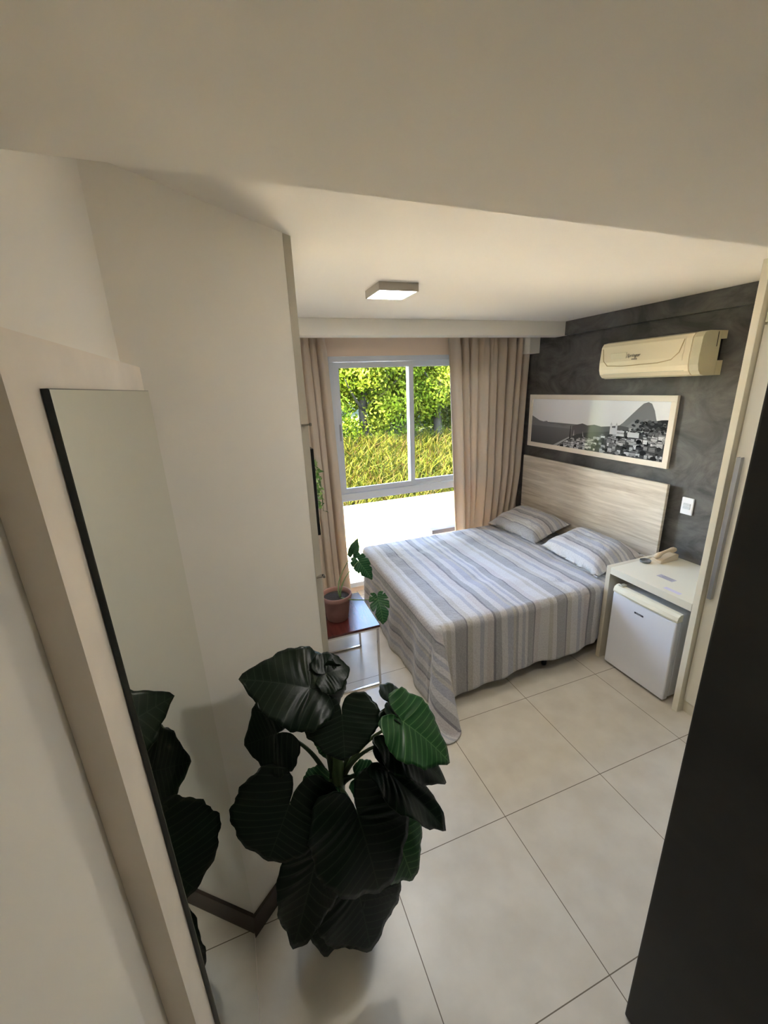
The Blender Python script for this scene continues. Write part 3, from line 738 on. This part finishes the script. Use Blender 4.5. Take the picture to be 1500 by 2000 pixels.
for k in range(4): box(bm, (2.521+k*.010, 1.61, .7432), (2.525+k*.010, 1.69-.01*(k % 2), .7434))
obj('printed_lines', bm, mat('grey print', (140, 136, 150), .6), st)
st = obj('paper_slip', box(B(), (2.395, 1.47, .7422), (2.425, 1.57, .7430)), mat('faint violet paper', (212, 206, 226), .5))
setp(st, 'pale violet paper slip at the front edge of the desk', 'paper')

# ================================================================ SIDE TABLE + MONSTERA
tb = empty('side_table', (.52, 2.53, 0), 'low side table with dark red wooden top and chrome frame', 'side table')
TX0, TX1, TY0, TY1, TZ = .285, .752, 2.285, 2.785, .485
obj('table_top', box(B(), (TX0, TY0, TZ-.018), (TX1, TY1, TZ), .0015), mahog, tb)
s = .014
for y in (TY0+.006, TY1-.006-s):
    obj('rail', box(B(), (TX0+.006, y, TZ-.019-s), (TX1-.006, y+s, TZ-.0185), .0015), chrome, tb)
    obj('rail', box(B(), (TX0+.006, y, 0), (TX1-.006, y+s, s), .0015), chrome, tb)
for x in (TX0+.006, TX1-.006-s):
    for y in (TY0+.006, TY1-.006-s):
        obj('leg', box(B(), (x, y, s+.0005), (x+s, y+s, TZ-.020-s), .0015), chrome, tb)

def leaf_bm(A, T, nrm, width, droop=.25, fold=.18, seed=0, lobes=.40, wave=.03, rounded=0, notch=0):
    """heart-shaped blade: A petiole joint, T tip, nrm approx upper-side normal, width in metres"""
    A, T, nrm = Vector(A), Vector(T), Vector(nrm).normalized(); rn = random.Random(seed)
    ydir = (T-A); L = ydir.length; ydir.normalize(); xdir = ydir.cross(nrm).normalized(); zdir = xdir.cross(ydir)
    key = [(0, 1), (8, .90), (18, .79), (32, .69), (50, .61), (70, .55), (90, .52), (115, .50), (138, .47), (155, .40), (168, .27), (176, .12)]
    if rounded: key = [(0, 1), (8, .94), (18, .87), (32, .81), (50, .75), (70, .67), (90, .62), (115, .60), (138, .58), (155, .52), (168, .36), (176, .15)]
    def rad(d):
        d = abs(d)
        for (a, b), (c, e) in zip(key[:-1], key[1:]):
            if d <= c: return b + (e-b)*(d-a)/(c-a)
        return .12
    NP, NR = 88, 12; bm = B(); uvl = bm.loops.layers.uv.new('UVMap')
    wsc = width/((1.27 if rounded else 1.08)*L); p_ = rn.uniform(0, 6.28)
    def pos(d, r_):
        ph = R(d); rr = rad(d)*(1+.025*math.sin(d*.17+p_)+.015*math.sin(d*.41))
        if notch:
            k = abs(math.sin(R(abs(d)*4.2+10))); rr *= 1-notch*(max(0, 1-k*3))*(1 if 25 < abs(d) < 150 else 0)
        x = math.sin(ph)*rr*r_; y = math.cos(ph)*rr*r_; 
        if math.cos(ph) < 0: y *= lobes/.40
        phase = y - .55*abs(x) + .35*x*x
        z = fold*abs(x) - droop*(max(0, y)**2) - .35*droop*(x*x)*2 - .5*droop*(min(0, y)**2)
        z += .0075*math.cos(2*math.pi*9*phase)*min(1, abs(x)*5)*(1-.5*r_) + wave*r_**3*math.sin(R(d)*6+p_)
        P = A + xdir*(x*wsc*L) + ydir*(y*L if y > 0 else y*L*(.5+.5*wsc)) + zdir*((z + droop*0)*L)
        return P, (phase, x*wsc)
    # keep the tip at T: shear out the droop along y
    grid = []; uvg = []
    for i in range(NP+1):
        d = -176+352*i/NP; row = []; ur = []
        for j in range(1, NR+1):
            P, uv = pos(d, j/NR); y01 = max(0, (P-A).dot(ydir)/L)
            P += zdir*(droop*L*y01)
            row.append(bm.verts.new(P)); ur.append(uv)
        grid.append(row); uvg.append(ur)
    c = bm.verts.new(A)
    for i in range(NP):
        f = bm.faces.new((c, grid[i][0], grid[i+1][0]))
        for lp, uv in zip(f.loops, ((0, 0), uvg[i][0], uvg[i+1][0])): lp[uvl].uv = uv
        for j in range(NR-1):
            f = bm.faces.new((grid[i][j], grid[i][j+1], grid[i+1][j+1], grid[i+1][j]))
            for lp, uv in zip(f.loops, (uvg[i][j], uvg[i][j+1], uvg[i+1][j+1], uvg[i+1][j])): lp[uvl].uv = uv
    return bm
def leaf_obj(bm, m, parent, th=.0012):
    o = obj('leaf', bm, m, parent, True); md = o.modifiers.new('t', 'SOLIDIFY'); md.thickness = th; return o

mp_ = empty('potted_plant', (.515, 2.49, TZ), 'young monstera in a round terracotta pot on the dark red side table', 'potted plant')
terra = mat('terracotta plastic', (134, 96, 84), .5, var=(12, .05)); soil = mat('dark potting soil', (44, 36, 32), .95, bump=(80, .8), var=(40, .3))
PC = (.515, 2.49, TZ+.0005)
obj('pot', lathe(B(), [(.070, 0), (.073, .004), (.082, .06), (.094, .155), (.103, .157), (.106, .163), (.106, .186), (.102, .190), (.096, .188), (.092, .165), (.086, .15)], PC, 56), terra, mp_, True)
bm = lathe(B(), [(.090, .146), (.0901, .160), (.06, .166), (.02, .169)], PC, 40)
obj('soil', bm, soil, mp_, True)
b0 = (.535, 2.46, TZ+.165)
for a, c, b in ((b0, (.545, 2.48, .78), (.72, 2.60, .83)), (b0, (.50, 2.50, .76), (.70, 2.66, .87)), (b0, (.60, 2.36, .66), (.755, 2.33, .655))):
    obj('stem', tube(B(), curve3(a, c, b, 14), [.006-.00025*i for i in range(15)], 8), stalk, mp_, True)
leaf_obj(leaf_bm((.70, 2.66, .87), (.735, 2.64, .99), (-.4, -.8, .3), .085, seed=3, droop=.2), leaf_mon, mp_, .001)
leaf_obj(leaf_bm((.72, 2.60, .83), (.80, 2.56, .69), (-.2, -.8, .5), .13, seed=4, droop=.3, notch=.25), leaf_mon, mp_, .001)
leaf_obj(leaf_bm((.765, 2.335, .645), (.765, 2.25, .50), (.1, -.8, .6), .145, seed=5, droop=.3, notch=.62), leaf_mon, mp_, .001)

# ================================================================ LEFT: TV edge, hanging plant, hooks
tv = empty('television', (.27, 2.2, 1.36), 'thin dark screen edge jutting from the wall just beyond the angled wall', 'television')
obj('screen_casing', box(B(), (.296, 1.83, 1.352), (.330, 2.50, 1.765), .003, 3), mat('black screen casing', (26, 28, 30), .25), tv)
obj('wall_bracket', box(B(), (.2625, 2.1, 1.47), (.2955, 2.25, 1.65)), black, tv)
hp = empty('hanging_plant', (.40, 2.86, 1.5), 'bright green trailing vine hanging in front of the left curtain', 'hanging plant')
obj('planter', lathe(B(), [(.05, 0), (.055, .003), (.07, .11), (.074, .112), (.074, .12), (.064, .12), (.062, .108)], (.345, 2.86, 1.44), 32), terra, hp, True)
bm = B(); box(bm, (.2625, 2.84, 1.40), (.268, 2.88, 1.60)); box(bm, (.268, 2.85, 1.432), (.34, 2.87, 1.439)); obj('wall_bracket', bm, steel, hp)
rn = random.Random(21)
vine_leaf = leaf_mat('vine leaf', (74, 110, 54), (86, 122, 62), (130, 150, 100), .4)
lb = B(); uvl = None
Vv, Ff, Cc = [], [], []
bmst = B(); leaves = []
for k in range(13):
    a = rn.uniform(-1.2, 1.2); x1 = .42+.13*rn.random(); y1 = 2.86+.08*math.sin(a); zb = rn.uniform(1.02, 1.40)
    pts = curve3((.36+.04*rn.random(), 2.86+.03*math.sin(a), 1.55), (x1+.02, y1, 1.62), (x1+rn.uniform(-.01, .03), y1, zb), 14)
    tube(bmst, pts, .0022, 5)
    for i in range(2, 15):
        p = pts[i]; s = rn.uniform(.028, .05); d = Vector((rn.uniform(-.6, .9), rn.uniform(-1, .6), rn.uniform(-.8, .1))).normalized()
        leaves.append((p, d, s))
obj('vine_stems', bmst, stalk, hp, True)
g3 = [(92, 132, 58), (120, 152, 76), (70, 104, 50), (146, 170, 104)]
for p, d, s in leaves:
    c = lin(rn.choice(g3)); nrm = d.orthogonal().normalized(); nrm = Matrix.Rotation(rn.uniform(0, 6.28), 3, d) @ nrm; sd_ = d.cross(nrm)
    b = len(Vv)
    Vv += [tuple(p), tuple(p+d*s*.35+sd_*s*.45+nrm*s*.08), tuple(p+d*s*.5), tuple(p+d*s*.35-sd_*s*.45+nrm*s*.08), tuple(p+d*s*1.1-nrm*s*.15)]
    Ff += [(b, b+1, b+2), (b, b+2, b+3), (b+1, b+4, b+2), (b+2, b+4, b+3)]; Cc += [c]*4
o = pymesh('vine_leaves', Vv, Ff, Cc, vine_m, hp); o['kind'] = 'stuff'
for z, lab in ((1.897, 'small chrome clip high on the edge of the angled wall'), (1.287, 'small chrome clip low on the edge of the angled wall')):
    bm = B(); box(bm, (.240, 1.514, z-.003), (.272, 1.535, z+.003), .001); box(bm, (.266, 1.512, z-.006), (.274, 1.522, z+.006), .001)
    setp(obj('wall_clip', bm, chrome), lab, 'clip', 'chrome clips on the wall edge')

# ================================================================ MIRROR on its panel
mr = empty('wall_mirror', (-.18, .83, 0), 'tall frameless mirror on a white panel along the left wall, reflecting the big plant', 'mirror')
bm = B(); prism(bm, [(-.2195, .478), (-.186, .478), (-.186, 1.170), (-.2195, 1.143)], 0.0, 2.086)
obj('backing_panel', bm, panel_paint, mr)
bm = prism(B(), [(-.1855, .553), (-.1785, .553), (-.1785, 1.174), (-.1855, 1.168)], .12, 2.032)
obj('glass_edge', bm, mat('dark green glass edge', (14, 30, 26), .15), mr)
mm = mat('silvered mirror', (236, 238, 228), .015, 1)
obj('mirror_face', prism(B(), [(-.1784, .5545), (-.178, .5545), (-.178, 1.1745), (-.1784, 1.1743)], .121, 2.031), mm, mr)

# ================================================================ BIG PLANT
PX, PY = .17, 1.13
bp_ = empty('potted_plant', (PX, PY, 0), 'large dark-leaved elephant ear plant on the floor beside the tall mirror', 'potted plant')
obj('pot', lathe(B(), [(.085, 0), (.088, .004), (.105, .10), (.122, .24), (.130, .242), (.130, .262), (.120, .262), (.114, .24)], (PX, PY-.02, 0), 48), mat('black nursery pot', (30, 28, 27), .5), bp_, True)
obj('soil', lathe(B(), [(.113, .225), (.1135, .243), (.06, .252), (.01, .256)], (PX, PY-.02, 0), 36), soil, bp_, True)
obj('trunk', tube(B(), [(PX, PY-.02, .24), (PX-.004, PY-.02, .40), (PX+.004, PY-.01, .55), (PX, PY-.005, .68)], [.034, .030, .028, .020], 14), stalk_d, bp_, True)
LV = [  # joint, tip, normal, width, material, droop, seed, round shape
    ((.118, 1.11, 1.105), (-.085, 1.16, 1.165), (.30, -.55, .75), .27, leaf_dark, .22, 1, 0),
    ((.178, 1.14, 1.120), (.265, 1.16, 1.105), (.05, -.55, .8), .145, leaf_dark, .2, 2, 0),
    ((.175, 1.17, 1.085), (.208, 1.22, .89), (.0, -.95, .3), .15, leaf_dark, .15, 3, 0),
    ((.000, 1.10, .980), (-.098, 1.12, .955), (.25, -.75, .6), .25, leaf_dark, .2, 4, 0),
    ((.006, 1.00, .798), (-.080, .95, .662), (.15, -.75, .65), .33, leaf_dark, .1, 5, 1),
    ((.204, 1.055, 1.015), (.184, .965, .925), (.03, -.50, .86), .25, leaf_dark, .10, 6, 0),
    ((.392, 1.00, .968), (.520, .93, .815), (.25, -.42, .88), .235, leaf_green, .22, 7, 0),
    ((.385, 1.07, .985), (.49, 1.08, .90), (.1, -.2, .9), .17, leaf_dark, .2, 17, 0),
    ((.350, .99, .915), (.520, .96, .695), (.35, -.45, .8), .19, leaf_dark, .15, 8, 0),
    ((.325, .975, .810), (.495, .90, .555), (.45, -.45, .8), .18, leaf_dark, .12, 9, 0),
    ((.203, .93, .735), (.240, .86, .462), (.12, -.88, .45), .33, leaf_dark, .12, 10, 1),
    ((.330, .985, .560), (.380, .93, .335), (.30, -.85, .45), .23, leaf_green, .12, 11, 1),
    ((.060, .94, .610), (-.046, .90, .330), (-.10, -.93, .35), .215, leaf_dark, .12, 12, 0),
    ((.184, .95, .400), (.205, .91, .130), (.08, -.96, .30), .31, leaf_dark, .10, 13, 1),
    ((.110, .98, .430), (.06, .93, .17), (-.1, -.96, .30), .24, leaf_dark, .10, 18, 1),
    ((.120, 1.06, .735), (.045, 1.05, .70), (.0, -.5, .85), .16, leaf_mon, .12, 14, 0),
    ((.180, 1.22, .80), (.20, 1.20, .66), (.0, -.9, .4), .12, leaf_mon, .1, 15, 0),
    ((.250, 1.04, .740), (.330, 1.02, .68), (.1, -.5, .85), .13, leaf_mon, .1, 16, 0),
]
for (A, T, nn, wd_, m, dr_, sd2, rd_) in LV:
    leaf_obj(leaf_bm(A, T, nn, wd_, droop=dr_, seed=sd2, fold=.05 if rd_ else .10, rounded=rd_), m, bp_)
    A_ = Vector(A); s = Vector((PX + (A_.x-PX)*.06, PY-.005+(A_.y-PY)*.08, .64 if A_.z > .7 else .5))
    if A_.z < .66: s.z = .48
    up_ = max(A_.z, .78) if A_.z > .7 else A_.z+.10
    mid_ = Vector((PX+(A_.x-PX)*.30, PY+(A_.y-PY)*.3, s.z+(up_-s.z)*.7))
    k = 14; pts = curve3(s, mid_, A_, k)
    obj('stem', tube(B(), pts, [.013-.0092*(i/k)**.6 for i in range(k+1)], 9), stalk if sd2 in (7, 5, 2, 14) else stalk_d, bp_, True)
obj('leaf_sheath', tube(B(), [(PX+.012, PY-.02, .60), (PX+.012, PY-.024, .70), (PX+.016, PY-.026, .80), (PX+.02, PY-.024, .86)], [.018, .024, .017, .003], 12), stalk, bp_, True)
obj('dried_stub', tube(B(), [(PX+.03, PY-.06, .58), (PX+.045, PY-.085, .53), (PX+.045, PY-.09, .47)], [.007, .008, .004], 8), mat('dry straw stub', (140, 120, 80), .7), bp_, True)
